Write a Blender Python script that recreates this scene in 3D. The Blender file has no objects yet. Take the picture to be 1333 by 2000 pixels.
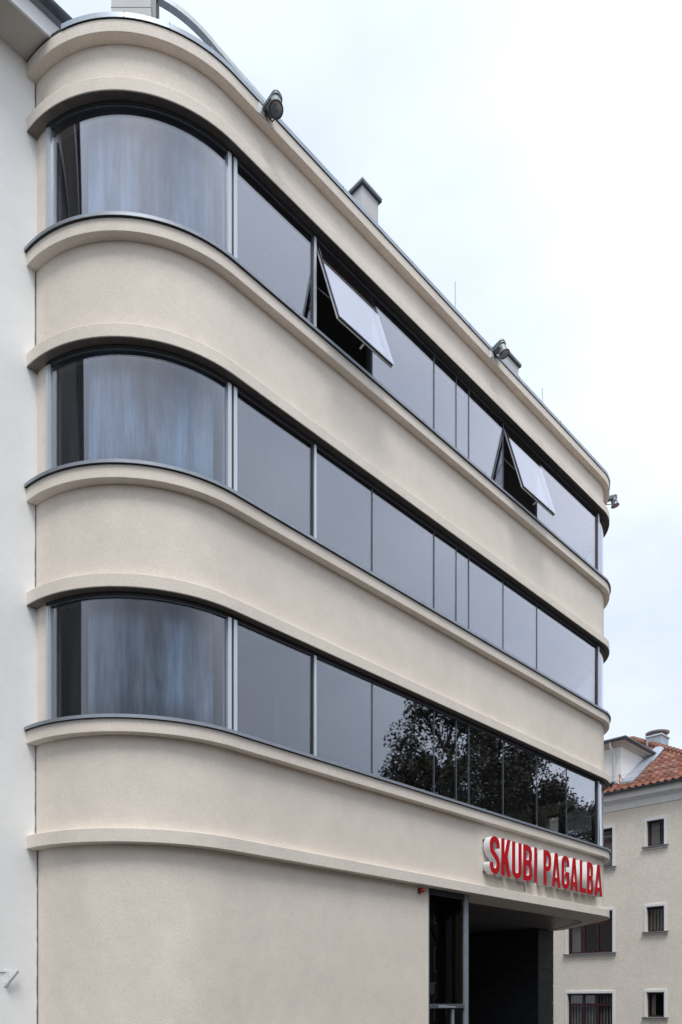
import bpy, bmesh, math, random
from mathutils import Vector, Matrix
R = math.radians
random.seed(7)
scn = bpy.context.scene
col = scn.collection

# ------------------------------------------------------------------ camera, sky, sun, exposure
EYE = 2.1
cam_d = bpy.data.cameras.new('camera')
cam = bpy.data.objects.new('camera', cam_d); col.objects.link(cam)
cam.location = (-6.967, -9.052, EYE)
cam.rotation_euler = (R(90), 0, R(44.3406 - 90))
cam_d.sensor_fit = 'HORIZONTAL'; cam_d.sensor_width = 36.0
cam_d.lens = 36.0 * 1516.0 / 1333.0
cam_d.shift_y = 960.0 / 1333.0
cam_d.clip_start = 0.05; cam_d.clip_end = 3000
scn.camera = cam

SUN_EL, SUN_AZ = 62.0, 228.0           # azimuth of the sun's place, degrees from +X towards +Y
world = bpy.data.worlds.new('World'); scn.world = world; world.use_nodes = True
wn = world.node_tree; wn.nodes.clear()
def wnode(t, **k):
    n = wn.nodes.new(t)
    for a, b in k.items(): setattr(n, a, b)
    return n
w_out = wnode('ShaderNodeOutputWorld')
w_sky = wnode('ShaderNodeTexSky', sky_type='NISHITA', sun_disc=False)
w_sky.sun_elevation = R(SUN_EL); w_sky.sun_rotation = R(90 - SUN_AZ)
w_bg = wnode('ShaderNodeBackground'); w_bg.inputs['Strength'].default_value = 0.10
w_cl = wnode('ShaderNodeBackground'); w_cl.inputs['Strength'].default_value = 1.0
w_tc = wnode('ShaderNodeTexCoord')
w_map = wnode('ShaderNodeMapping'); w_map.inputs['Scale'].default_value = (1.0, 1.0, 1.8); w_map.inputs['Location'].default_value = (3.3, 1.7, 0.6)
w_no = wnode('ShaderNodeTexNoise'); w_no.inputs['Scale'].default_value = 1.9
w_no.inputs['Detail'].default_value = 5; w_no.inputs['Roughness'].default_value = 0.5
w_rp = wnode('ShaderNodeValToRGB')
w_rp.color_ramp.elements[0].position = 0.38; w_rp.color_ramp.elements[0].color = (0.59, 0.665, 0.75, 1)
w_rp.color_ramp.elements[1].position = 0.66; w_rp.color_ramp.elements[1].color = (0.885, 0.925, 0.975, 1)
w_mx = wnode('ShaderNodeMixShader'); w_mx.inputs['Fac'].default_value = 0.90
L = wn.links.new
L(w_tc.outputs['Generated'], w_map.inputs['Vector']); L(w_map.outputs['Vector'], w_no.inputs['Vector'])
L(w_no.outputs['Fac'], w_rp.inputs['Fac']); L(w_rp.outputs['Color'], w_cl.inputs['Color'])
L(w_sky.outputs['Color'], w_bg.inputs['Color'])
# overcast luminance: brighter towards the zenith as under any cloud sheet, the same all round
w_sp = wnode('ShaderNodeSeparateXYZ'); L(w_tc.outputs['Generated'], w_sp.inputs['Vector'])
w_cl0 = wnode('ShaderNodeMath', operation='MAXIMUM'); L(w_sp.outputs['Z'], w_cl0.inputs[0]); w_cl0.inputs[1].default_value = 0.0
w_ma = wnode('ShaderNodeMath', operation='MULTIPLY_ADD'); L(w_cl0.outputs[0], w_ma.inputs[0])
ZEN = 1.06; w_ma.inputs[1].default_value = ZEN * 0.22; w_ma.inputs[2].default_value = ZEN * 0.78
L(w_ma.outputs[0], w_cl.inputs['Strength'])
L(w_bg.outputs['Background'], w_mx.inputs[1]); L(w_cl.outputs['Background'], w_mx.inputs[2])
L(w_mx.outputs['Shader'], w_out.inputs['Surface'])

sun_d = bpy.data.lights.new('sun', 'SUN'); sun_d.energy = 1.5; sun_d.angle = R(24); sun_d.color = (1.0, 0.97, 0.93)
sun = bpy.data.objects.new('sun', sun_d); col.objects.link(sun)
sdir = Vector((math.cos(R(SUN_EL)) * math.cos(R(SUN_AZ)), math.cos(R(SUN_EL)) * math.sin(R(SUN_AZ)), math.sin(R(SUN_EL))))
sun.rotation_euler = sdir.to_track_quat('Z', 'Y').to_euler()
sun.location = sdir * 60

scn.view_settings.view_transform = 'Standard'; scn.view_settings.look = 'None'
scn.view_settings.exposure = 0.56; scn.view_settings.gamma = 1.0
scn.render.engine = 'CYCLES'
scn.cycles.use_denoising = True
scn.cycles.max_bounces = 10; scn.cycles.transparent_max_bounces = 24; scn.cycles.glossy_bounces = 5
scn.cycles.caustics_reflective = False; scn.cycles.caustics_refractive = False

# ------------------------------------------------------------------ materials
def srgb(r, g, b):
    f = lambda c: c / 12.92 if c <= 0.04045 else ((c + 0.055) / 1.055) ** 2.4
    return (f(r / 255), f(g / 255), f(b / 255), 1)
M = {}
def mat(name, color, rough=0.6, metal=0.0, noise=None, bump=None, spec=0.4, coat=0.0):
    """noise=(scale, amount, stretch xyz) mottles the colour; bump=(scale, strength)"""
    m = bpy.data.materials.new(name); m.use_nodes = True; M[name] = m
    nt = m.node_tree; b = nt.nodes['Principled BSDF']
    b.inputs['Base Color'].default_value = color if len(color) == 4 else (*color, 1)
    b.inputs['Roughness'].default_value = rough; b.inputs['Metallic'].default_value = metal
    b.inputs['Specular IOR Level'].default_value = spec
    if coat: b.inputs['Coat Weight'].default_value = coat
    tc = nt.nodes.new('ShaderNodeTexCoord')
    c = Vector(color[:3])
    if noise:
        layers = noise if isinstance(noise, list) else [noise]
        prev = None
        for (sc, am, st) in layers:
            mp = nt.nodes.new('ShaderNodeMapping'); mp.inputs['Scale'].default_value = st
            no = nt.nodes.new('ShaderNodeTexNoise'); no.inputs['Scale'].default_value = sc
            no.inputs['Detail'].default_value = 5; no.inputs['Roughness'].default_value = 0.6
            nt.links.new(tc.outputs['Object'], mp.inputs['Vector']); nt.links.new(mp.outputs['Vector'], no.inputs['Vector'])
            mr = nt.nodes.new('ShaderNodeMapRange')
            mr.inputs['From Min'].default_value = 0.3; mr.inputs['From Max'].default_value = 0.7
            mr.inputs['To Min'].default_value = 1 - am; mr.inputs['To Max'].default_value = 1 + am
            nt.links.new(no.outputs['Fac'], mr.inputs['Value'])
            mx = nt.nodes.new('ShaderNodeMix'); mx.data_type = 'RGBA'; mx.blend_type = 'MULTIPLY'
            mx.inputs['Factor'].default_value = 1.0
            if prev is None: mx.inputs['A'].default_value = (*c, 1)
            else: nt.links.new(prev, mx.inputs['A'])
            nt.links.new(mr.outputs['Result'], mx.inputs['B'])
            prev = mx.outputs['Result']
        nt.links.new(prev, b.inputs['Base Color'])
    if bump:
        bl = bump if isinstance(bump, list) else [bump]
        pn = None
        for (sc, stg, dist) in bl:
            no = nt.nodes.new('ShaderNodeTexNoise'); no.inputs['Scale'].default_value = sc
            no.inputs['Detail'].default_value = 4
            nt.links.new(tc.outputs['Object'], no.inputs['Vector'])
            bp = nt.nodes.new('ShaderNodeBump'); bp.inputs['Strength'].default_value = stg; bp.inputs['Distance'].default_value = dist
            nt.links.new(no.outputs['Fac'], bp.inputs['Height'])
            if pn: nt.links.new(pn, bp.inputs['Normal'])
            pn = bp.outputs['Normal']
        nt.links.new(pn, b.inputs['Normal'])
    return m

STUCCO = (0.790, 0.716, 0.638)
mat('stucco', STUCCO, 0.92, noise=[(0.7, 0.045, (1, 1, 1)), (3.0, 0.04, (1, 1, 1)), (26, 0.05, (1, 1, 1)), (60, 0.045, (1, 1, 1))],
    bump=[(60, 0.5, 0.008), (4, 0.12, 0.02)], spec=0.15)
mat('white_render', (0.90, 0.905, 0.90), 0.9, noise=[(0.6, 0.03, (1, 1, 1)), (9, 0.02, (1, 1, 1))], bump=[(50, 0.12, 0.004), (2.2, 0.15, 0.03)], spec=0.15)
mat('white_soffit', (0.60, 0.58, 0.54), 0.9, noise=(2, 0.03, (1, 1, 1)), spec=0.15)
mat('house_render', (0.83, 0.775, 0.70), 0.95, noise=[(1.0, 0.05, (1, 1, 1)), (16, 0.09, (1, 1, 1))], bump=[(28, 0.5, 0.02)], spec=0.1)
mat('white_paint', (0.82, 0.84, 0.86), 0.6, noise=(5, 0.03, (1, 1, 1)))
mat('zinc', (0.30, 0.33, 0.38), 0.42, metal=0.35, noise=[(6, 0.10, (1, 1, 1))], spec=0.5)
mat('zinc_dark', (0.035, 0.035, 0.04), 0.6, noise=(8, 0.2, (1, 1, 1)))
mat('coping_metal', (0.40, 0.45, 0.52), 0.40, metal=0.3, noise=[(5, 0.10, (1, 1, 1))], spec=0.5)
mat('aluminium', (0.60, 0.64, 0.70), 0.35, metal=0.45, noise=(9, 0.04, (1, 1, 0.1)))
mat('anthracite', (0.030, 0.031, 0.035), 0.45, noise=(9, 0.2, (1, 1, 1)))
mat('anthracite_light', (0.10, 0.11, 0.125), 0.4, metal=0.2, noise=(9, 0.1, (1, 1, 1)))
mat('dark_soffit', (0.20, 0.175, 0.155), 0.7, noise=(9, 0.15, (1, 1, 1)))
mat('plank_dark', (0.13, 0.122, 0.12), 0.45, noise=[(8, 0.25, (0.1, 1, 1))])
mat('stone_dark', (0.028, 0.031, 0.036), 0.6, noise=[(5, 0.35, (1, 1, 1)), (40, 0.15, (1, 1, 1))], bump=(18, 0.3, 0.01))
mat('interior', (0.15, 0.145, 0.135), 0.9, noise=(1, 0.1, (1, 1, 1)))
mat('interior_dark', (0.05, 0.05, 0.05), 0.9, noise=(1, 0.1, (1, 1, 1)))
mat('ceiling', (0.16, 0.155, 0.15), 0.9, noise=(1, 0.05, (1, 1, 1)))
mat('sign_red', (0.53, 0.008, 0.014), 0.5, noise=(3, 0.04, (1, 1, 1)), spec=0.12)
mat('sign_white', (0.78, 0.79, 0.80), 0.4, noise=(4, 0.03, (1, 1, 1)))
mat('beacon_red', (0.35, 0.01, 0.012), 0.25, noise=(8, 0.1, (1, 1, 1)), coat=0.5)
mat('lamp_grey', (0.26, 0.29, 0.31), 0.45, metal=0.3, noise=(12, 0.12, (1, 1, 1)))
mat('lamp_dark', (0.03, 0.033, 0.037), 0.5, noise=(12, 0.2, (1, 1, 1)))
mat('reflector', (0.75, 0.75, 0.75), 0.35, metal=0.2, noise=(6, 0.1, (1, 1, 1)))
mat('galvanised', (0.62, 0.65, 0.68), 0.45, metal=0.2, noise=(10, 0.1, (1, 1, 1)))
mat('terracotta', (0.23, 0.088, 0.060), 0.8, noise=[(1.2, 0.22, (1, 1, 1)), (12, 0.25, (1, 1, 1))], bump=(30, 0.3, 0.01))
mat('terracotta_b', (0.165, 0.066, 0.048), 0.85, noise=[(1.2, 0.22, (1, 1, 1)), (12, 0.3, (1, 1, 1))], bump=(30, 0.3, 0.01))
mat('terracotta_c', (0.28, 0.120, 0.082), 0.8, noise=[(1.2, 0.22, (1, 1, 1)), (12, 0.3, (1, 1, 1))], bump=(30, 0.3, 0.01))
mat('orange_steel', (0.50, 0.16, 0.09), 0.6, noise=(9, 0.15, (1, 1, 1)))
mat('burgundy', (0.040, 0.012, 0.013), 0.45, noise=(9, 0.25, (1, 1, 0.2)))
mat('grey_sill', (0.20, 0.21, 0.23), 0.5, metal=0.2, noise=(7, 0.1, (1, 1, 1)))
mat('blind', (0.50, 0.46, 0.40), 0.85, noise=(3, 0.08, (1, 1, 1)))
mat('slate_metal', (0.10, 0.115, 0.135), 0.5, metal=0.3, noise=(5, 0.15, (1, 1, 1)))
mat('chimney_render', (0.60, 0.60, 0.60), 0.85, noise=[(2, 0.05, (1, 1, 1))], bump=(40, 0.15, 0.004))
mat('asphalt', (0.050, 0.050, 0.052), 0.9, noise=[(0.4, 0.15, (1, 1, 1)), (30, 0.25, (1, 1, 1))], bump=(120, 0.4, 0.005))
mat('paving', (0.105, 0.10, 0.095), 0.9, noise=[(0.6, 0.1, (1, 1, 1)), (20, 0.12, (1, 1, 1))], bump=(60, 0.3, 0.004))
mat('kerb_stone', (0.26, 0.255, 0.25), 0.85, noise=(10, 0.12, (1, 1, 1)))
mat('bark', (0.07, 0.055, 0.042), 0.95, noise=(8, 0.3, (1, 1, 0.2)), bump=(20, 0.8, 0.02))
mat('leaf', (0.050, 0.052, 0.024), 0.6, noise=(2.2, 0.35, (1, 1, 1)))
mat('road_paint', (0.7, 0.7, 0.68), 0.7, noise=(10, 0.15, (1, 1, 1)))

def glass_mat(name, tint, r0=0.03, refl=(0.92, 0.915, 1.0), power=1.7):
    m = bpy.data.materials.new(name); m.use_nodes = True; M[name] = m
    nt = m.node_tree; nt.nodes.clear()
    out = nt.nodes.new('ShaderNodeOutputMaterial')
    tr = nt.nodes.new('ShaderNodeBsdfTransparent'); tr.inputs['Color'].default_value = (*tint, 1)
    gl = nt.nodes.new('ShaderNodeBsdfGlossy'); gl.inputs['Color'].default_value = (*refl, 1); gl.inputs['Roughness'].default_value = 0.0
    lw = nt.nodes.new('ShaderNodeLayerWeight'); lw.inputs['Blend'].default_value = 0.5
    pw = nt.nodes.new('ShaderNodeMath'); pw.operation = 'POWER'; pw.inputs[1].default_value = power
    mr = nt.nodes.new('ShaderNodeMath'); mr.operation = 'MULTIPLY_ADD'; mr.inputs[1].default_value = 1.0 - r0; mr.inputs[2].default_value = r0
    mx = nt.nodes.new('ShaderNodeMixShader')
    # very slight waviness, as in real float glass
    tc = nt.nodes.new('ShaderNodeTexCoord'); no = nt.nodes.new('ShaderNodeTexNoise'); no.inputs['Scale'].default_value = 0.8
    bp = nt.nodes.new('ShaderNodeBump'); bp.inputs['Strength'].default_value = 0.02; bp.inputs['Distance'].default_value = 0.02
    nt.links.new(tc.outputs['Object'], no.inputs['Vector']); nt.links.new(no.outputs['Fac'], bp.inputs['Height']); nt.links.new(bp.outputs['Normal'], gl.inputs['Normal'])
    nt.links.new(lw.outputs['Facing'], pw.inputs[0]); nt.links.new(pw.outputs[0], mr.inputs[0]); nt.links.new(mr.outputs[0], mx.inputs['Fac'])
    nt.links.new(tr.outputs[0], mx.inputs[1]); nt.links.new(gl.outputs[0], mx.inputs[2]); nt.links.new(mx.outputs[0], out.inputs['Surface'])
    return m
glass_mat('glass', (0.79, 0.82, 0.85))
glass_mat('glass_house', (0.80, 0.82, 0.84), 0.04, power=3.0)
glass_mat('glass_smoked', (0.45, 0.46, 0.47), 0.02, power=4.5)

def curtain_mat(name, c, streak):
    return mat(name, c, 0.9, spec=0.1, noise=[(1.5, streak, (1, 1, 0.22)), (3.6, streak * 0.6, (1, 1, 0.10)), (14, streak * 0.25, (1, 1, 0.04))])
curtain_mat('voile', (0.40, 0.50, 0.63), 0.85)
curtain_mat('drape', (0.085, 0.09, 0.075), 0.35)

# ------------------------------------------------------------------ mesh helpers
class MB:
    def __init__(self): self.v = []; self.f = []
    def add(self, vs, fs):
        o = len(self.v); self.v += [tuple(p) for p in vs]; self.f += [tuple(i + o for i in q) for q in fs]; return self
    def box(self, x0, x1, y0, y1, z0, z1, mtx=None):
        vs = [Vector(p) for p in ((x0,y0,z0),(x1,y0,z0),(x1,y1,z0),(x0,y1,z0),(x0,y0,z1),(x1,y0,z1),(x1,y1,z1),(x0,y1,z1))]
        if mtx: vs = [mtx @ p for p in vs]
        return self.add(vs, [(0,3,2,1),(4,5,6,7),(0,1,5,4),(1,2,6,5),(2,3,7,6),(3,0,4,7)])
    def prism(self, poly, z0, z1):
        n = len(poly)
        return self.add([(x,y,z0) for x,y in poly] + [(x,y,z1) for x,y in poly],
                 [tuple(range(n-1,-1,-1)), tuple(range(n,2*n))] + [(i,(i+1)%n,(i+1)%n+n,i+n) for i in range(n)])
    def tube(self, pts, r, n=8, cap=True):
        pts = [Vector(p) for p in pts]; rs = r if isinstance(r, (list, tuple)) else [r]*len(pts)
        up = Vector((0,0,1)); rings = []
        for i, p in enumerate(pts):
            d = (pts[min(i+1,len(pts)-1)] - pts[max(i-1,0)]).normalized()
            a = d.cross(up)
            if a.length < 1e-3: a = d.cross(Vector((1,0,0)))
            a.normalize(); b = d.cross(a).normalized()
            rings.append([p + (a*math.cos(2*math.pi*k/n) + b*math.sin(2*math.pi*k/n))*rs[i] for k in range(n)])
        vs = [q for ring in rings for q in ring]; fs = []
        for i in range(len(pts)-1):
            for k in range(n):
                fs.append((i*n+k, i*n+(k+1)%n, (i+1)*n+(k+1)%n, (i+1)*n+k))
        if cap: fs += [tuple(range(n-1,-1,-1)), tuple(range((len(pts)-1)*n, len(pts)*n))]
        return self.add(vs, fs)
    def lathe(self, prof, n=24, mtx=None, caps=True, ring=False):
        vs = []; fs = []
        for (r, z) in prof:
            for k in range(n):
                p = Vector((r*math.cos(2*math.pi*k/n), r*math.sin(2*math.pi*k/n), z)); vs.append(mtx @ p if mtx else p)
        for i in range(len(prof)-1):
            for k in range(n): fs.append((i*n+k, i*n+(k+1)%n, (i+1)*n+(k+1)%n, (i+1)*n+k))
        if ring:
            m = (len(prof)-1)*n
            for k in range(n): fs.append((m+k, m+(k+1)%n, (k+1)%n, k))
        elif caps: fs += [tuple(range(n-1,-1,-1)), tuple(range((len(prof)-1)*n, len(prof)*n))]
        return self.add(vs, fs)
    def mesh(self, name, smooth=None):
        me = bpy.data.meshes.new(name); me.from_pydata(self.v, [], self.f); me.update()
        bm = bmesh.new(); bm.from_mesh(me); bmesh.ops.recalc_face_normals(bm, faces=bm.faces); bm.to_mesh(me); bm.free()
        if smooth:
            for p in me.polygons: p.use_smooth = True
            me.set_sharp_from_angle(angle=R(smooth))
        return me
    def build(self, name, material, parent=None, smooth=None, bevel=None):
        return obj(name, self.mesh(name, smooth), material, parent, bevel)

def obj(name, me, material, parent=None, bevel=None):
    o = bpy.data.objects.new(name, me); col.objects.link(o)
    if material and not len(me.materials): me.materials.append(M[material] if isinstance(material, str) else material)
    if parent: o.parent = parent
    if bevel:
        b = o.modifiers.new('bevel', 'BEVEL'); b.width = bevel; b.segments = 2; b.limit_method = 'ANGLE'; b.angle_limit = R(40)
    return o
def empty(name, loc=(0,0,0)):
    o = bpy.data.objects.new(name, None); o.location = loc; col.objects.link(o); o.empty_display_size = 0.3; return o
def tag(o, label, cat, group=None):
    o['label'] = label; o['category'] = cat
    if group: o['group'] = group
    return o
def struct(o, kind='structure'): o['kind'] = kind; return o

# ------------------------------------------------------------------ the footprint of the corner building
# facade runs along +X in the plane Y = 0; street is on -Y. p is the outward offset from the wall face.
LC, LR = (-0.04, 2.03), 2.03            # left rounded corner
RC, RR = (11.62, 1.26), 1.26            # right rounded corner (turns 50 degrees)
SIDE = 2.6                              # straight oblique side after it
def path_pts(p, a='start', b='end', seg=1.0):
    """points of the offset curve; a, b: stations ('L',phi) ('F',x) ('R',psi) ('S',t) ('E',y)"""
    order = 'LFRSE'
    st = {'start': ('L', 96.0), 'end': ('E', 6.0)}
    a = st.get(a, a); b = st.get(b, b)
    key = lambda q: (order.index(q[0]), -q[1] if q[0] == 'L' else q[1])
    cand = [('L', v) for v in [96 - 4*i for i in range(25)]] + [('F', 0.0)] + [('F', 1.0*i) for i in range(1, 12)] + \
           [('R', 5.0*i) for i in range(0, 11)] + [('S', SIDE)] + [('E', y) for y in (0.0, 6.0)]
    mid = [q for q in cand if key(a) < key(q) < key(b)]
    # drop points practically equal to the ends
    out = []
    for q in [a] + mid + [b]:
        P = pos(q, p)
        if not out or (Vector(P) - Vector(out[-1])).length > 0.004: out.append(P)
    return out
def pos(q, p):
    k, t = q
    if k == 'L':
        f = R(t); return (LC[0] - (LR+p)*math.sin(f), LC[1] - (LR+p)*math.cos(f))
    if k == 'F':
        return (LC[0] + t if t < 0.001 else t, -p)
    if k == 'R':
        f = R(t); return (RC[0] + (RR+p)*math.sin(f), RC[1] - (RR+p)*math.cos(f))
    d = (math.cos(R(50)), math.sin(R(50))); nrm = (math.sin(R(50)), -math.cos(R(50)))
    b0 = (RC[0] + RR*math.sin(R(50)), RC[1] - RR*math.cos(R(50)))
    if k == 'S': return (b0[0] + d[0]*t + nrm[0]*p, b0[1] + d[1]*t + nrm[1]*p)
    e = (b0[0] + d[0]*SIDE, b0[1] + d[1]*SIDE)
    # mitre at the last turn (to heading +Y)
    if t == 0.0: return (e[0] + p, e[1] + p*math.tan(R(20)))
    return (e[0] + p, e[1] + t)
def stations(a, b):
    order = 'LFRSE'; st = {'start': ('L', 96.0), 'end': ('E', 6.0)}
    a = st.get(a, a); b = st.get(b, b)
    key = lambda q: (order.index(q[0]), -q[1] if q[0] == 'L' else q[1])
    cand = [('L', 96 - 3.0*i) for i in range(32)] + [('F', 0.0)] + [('F', 1.0*i) for i in range(1, 12)] + \
           [('R', 4.0*i) for i in range(0, 13)] + [('R', 50.0)] + [('E', y) for y in (0.0, 6.0)]
    return [a] + [q for q in cand if key(a) < key(q) < key(b)] + [b]
def sweep(prof, a='start', b='end'):
    """closed profile [(p, z)...] along the footprint"""
    st = stations(a, b); keep = []
    for q in st:
        P = Vector(pos(q, 0.0))
        if not keep or (P - Vector(pos(keep[-1], 0.0))).length > 0.004: keep.append(q)
    n = len(prof); mb = MB(); vs = []
    for q in keep:
        for (p, z) in prof:
            x, y = pos(q, p); vs.append((x, y, z))
    fs = []
    for i in range(len(keep)-1):
        for k in range(n): fs.append((i*n+k, i*n+(k+1) % n, (i+1)*n+(k+1) % n, (i+1)*n+k))
    fs += [tuple(range(n-1, -1, -1)), tuple(range((len(keep)-1)*n, len(keep)*n))]
    return mb.add(vs, fs)

# ------------------------------------------------------------------ setting: ground
g = MB().box(-400, 400, -400, 400, -0.3, 0.0).build('ground', 'asphalt'); struct(g)
pv = MB().box(-40, 60, -3.4, 40, 0.0, 0.12)
o = pv.build('pavement', 'paving', bevel=None); struct(o)
MB().box(-40, 60, -3.55, -3.402, 0.0, 0.135).build('kerb', 'kerb_stone', None, bevel=0.015)
struct(bpy.data.objects['kerb'])
o = MB().box(-40, 60, -16.5, -12.6, 0.0, 0.12).build('far_pavement', 'paving'); struct(o)

# ------------------------------------------------------------------ corner building
B = empty('corner_building', (4.0, 2.5, 0.0))
tag(B, 'beige rendered corner building with rounded ends and ribbon windows', 'building')
B.location = (0, 0, 0)
FL = [  # sill top (front edge), lintel underside, lintel top
    dict(sill=6.023, lin=7.760),
    dict(sill=9.473, lin=11.156),
    dict(sill=12.823, lin=14.504)]
LEDGE_P, SILL_P = 0.14, 0.175
CAN0, CAN1 = 4.292, 4.484
COR0, COR1 = 15.294, 15.468
T = 0.24                                # wall shell thickness
def band(name, z0, z1, p, a='start', b='end', m='stucco', pin=-T, bevel=0.008):
    return sweep([(pin, z0), (p, z0), (p, z1), (pin, z1)], a, b).build(name, m, B, smooth=30, bevel=bevel)
# ground floor wall up to the entrance
band('ground_wall', 0.05, CAN0, -0.03, 'start', ('F', 4.705))
# canopy band and the walls between window strips
band('canopy_band', CAN0, CAN1, LEDGE_P)
zprev = CAN1
for i, F in enumerate(FL):
    band('spandrel_wall', zprev, F['sill'] - 0.235, 0.0)
    band('sill_ledge', F['sill'] - 0.235, F['sill'] - 0.052, LEDGE_P)
    band('window_lintel', F['lin'], F['lin'] + 0.185, LEDGE_P)
    sweep([(-0.10, F['lin'] - 0.006), (LEDGE_P - 0.006, F['lin'] - 0.006), (LEDGE_P - 0.006, F['lin'] - 0.001), (-0.10, F['lin'] - 0.001)], 'start').build('lintel_soffit', 'dark_soffit', B, smooth=30)  # added dark strip: guessed dark finish, its colour partly stands in for shade
    zprev = F['lin'] + 0.185
band('frieze_wall', zprev, COR0, 0.0)
band('cornice', COR0, COR1, LEDGE_P)

# metal sill sheets and roof coping, laid in lengths with upstanding seams
def sheets(name, cuts, prof, m):
    for (a, b) in zip(cuts[:-1], cuts[1:]):
        sweep(prof, a, b).build(name, m, B, smooth=30)
sill_cuts = [('L', 95.0), ('L', 72.0), ('F', 0.36), ('F', 2.3), ('F', 4.3), ('F', 6.3), ('F', 8.3), ('F', 10.2), ('R', 6.0), ('S', 0.9), ('E', 3.0)]
for F in FL:
    s = F['sill']
    sheets('sill_sheet', sill_cuts, [(-0.10, s + 0.005), (SILL_P, s - 0.004), (SILL_P, s - 0.050), (SILL_P - 0.006, s - 0.050), (SILL_P - 0.006, s - 0.016), (-0.10, s - 0.012)], 'zinc')
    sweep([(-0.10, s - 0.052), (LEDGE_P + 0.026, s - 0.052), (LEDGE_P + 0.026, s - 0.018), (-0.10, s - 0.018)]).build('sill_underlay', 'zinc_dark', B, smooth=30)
    for q in sill_cuts[2:-1]:
        x0, y0 = pos(q, SILL_P + 0.004); x1, y1 = pos(q, -0.04)
        MB().tube([(x0, y0, s - 0.05), (x0, y0, s + 0.004), (x1, y1, s + 0.012)], 0.006, 6).build('sill_seam', 'zinc', B)
cop_cuts = [('L', 66.0), ('L', 42.0), ('L', 26.0), ('L', 10.0), ('F', 0.5), ('F', 2.2), ('F', 4.0), ('F', 5.8), ('F', 7.6), ('F', 9.4), ('F', 11.1), ('R', 20.0), ('S', 0.3), ('E', 3.0)]
sheets('coping_sheet', cop_cuts, [(-0.36, COR1 + 0.088), (0.158, COR1 + 0.073), (0.158, COR1 + 0.004), (0.152, COR1 + 0.004), (0.152, COR1 + 0.055), (-0.36, COR1 + 0.065)], 'coping_metal')
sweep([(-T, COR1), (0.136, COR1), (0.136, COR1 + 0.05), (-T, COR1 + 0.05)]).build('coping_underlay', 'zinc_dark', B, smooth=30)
for q in cop_cuts[1:-1]:
    x0, y0 = pos(q, 0.162); x1, y1 = pos(q, 0.0)
    MB().tube([(x0, y0, COR1 + 0.004), (x0, y0, COR1 + 0.08), (x1, y1, COR1 + 0.105)], 0.007, 6).build('coping_seam', 'coping_metal', B)

# floors, ceilings, inner walls and roof
def foot(p, y1=6.5):
    st = stations('start', ('E', 6.0)); out = []
    for q in st:
        P = pos(q, p)
        if not out or (Vector(P) - Vector(out[-1])).length > 0.01: out.append(P)
    return out + [(out[-1][0], y1), (out[0][0] + 0.05, y1)]
ft = foot(-T - 0.004)
zs = [(4.75, 5.15), (8.05, 8.60), (11.45, 11.95), (14.80, 15.28)]
for (a, b) in zs: MB().prism(ft, a, b).build('floor_slab', 'ceiling', B)
for i in range(3):
    a, b = zs[i][1], zs[i+1][0]
    MB().box(-1.75, 9.2, 5.2, 5.4, a + 0.002, b - 0.002).build('inner_wall', 'interior', B)
    MB().box(6.60, 6.72, 1.2, 5.19, a + 0.002, b - 0.002).build('partition', 'interior', B)
    MB().box(1.60, 1.72, 0.9, 5.19, a + 0.002, b - 0.002).build('partition', 'interior', B)
    MB().box(-1.78, -1.70, 1.95, 5.19, a + 0.002, b - 0.002).build('partition', 'interior', B)

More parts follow.
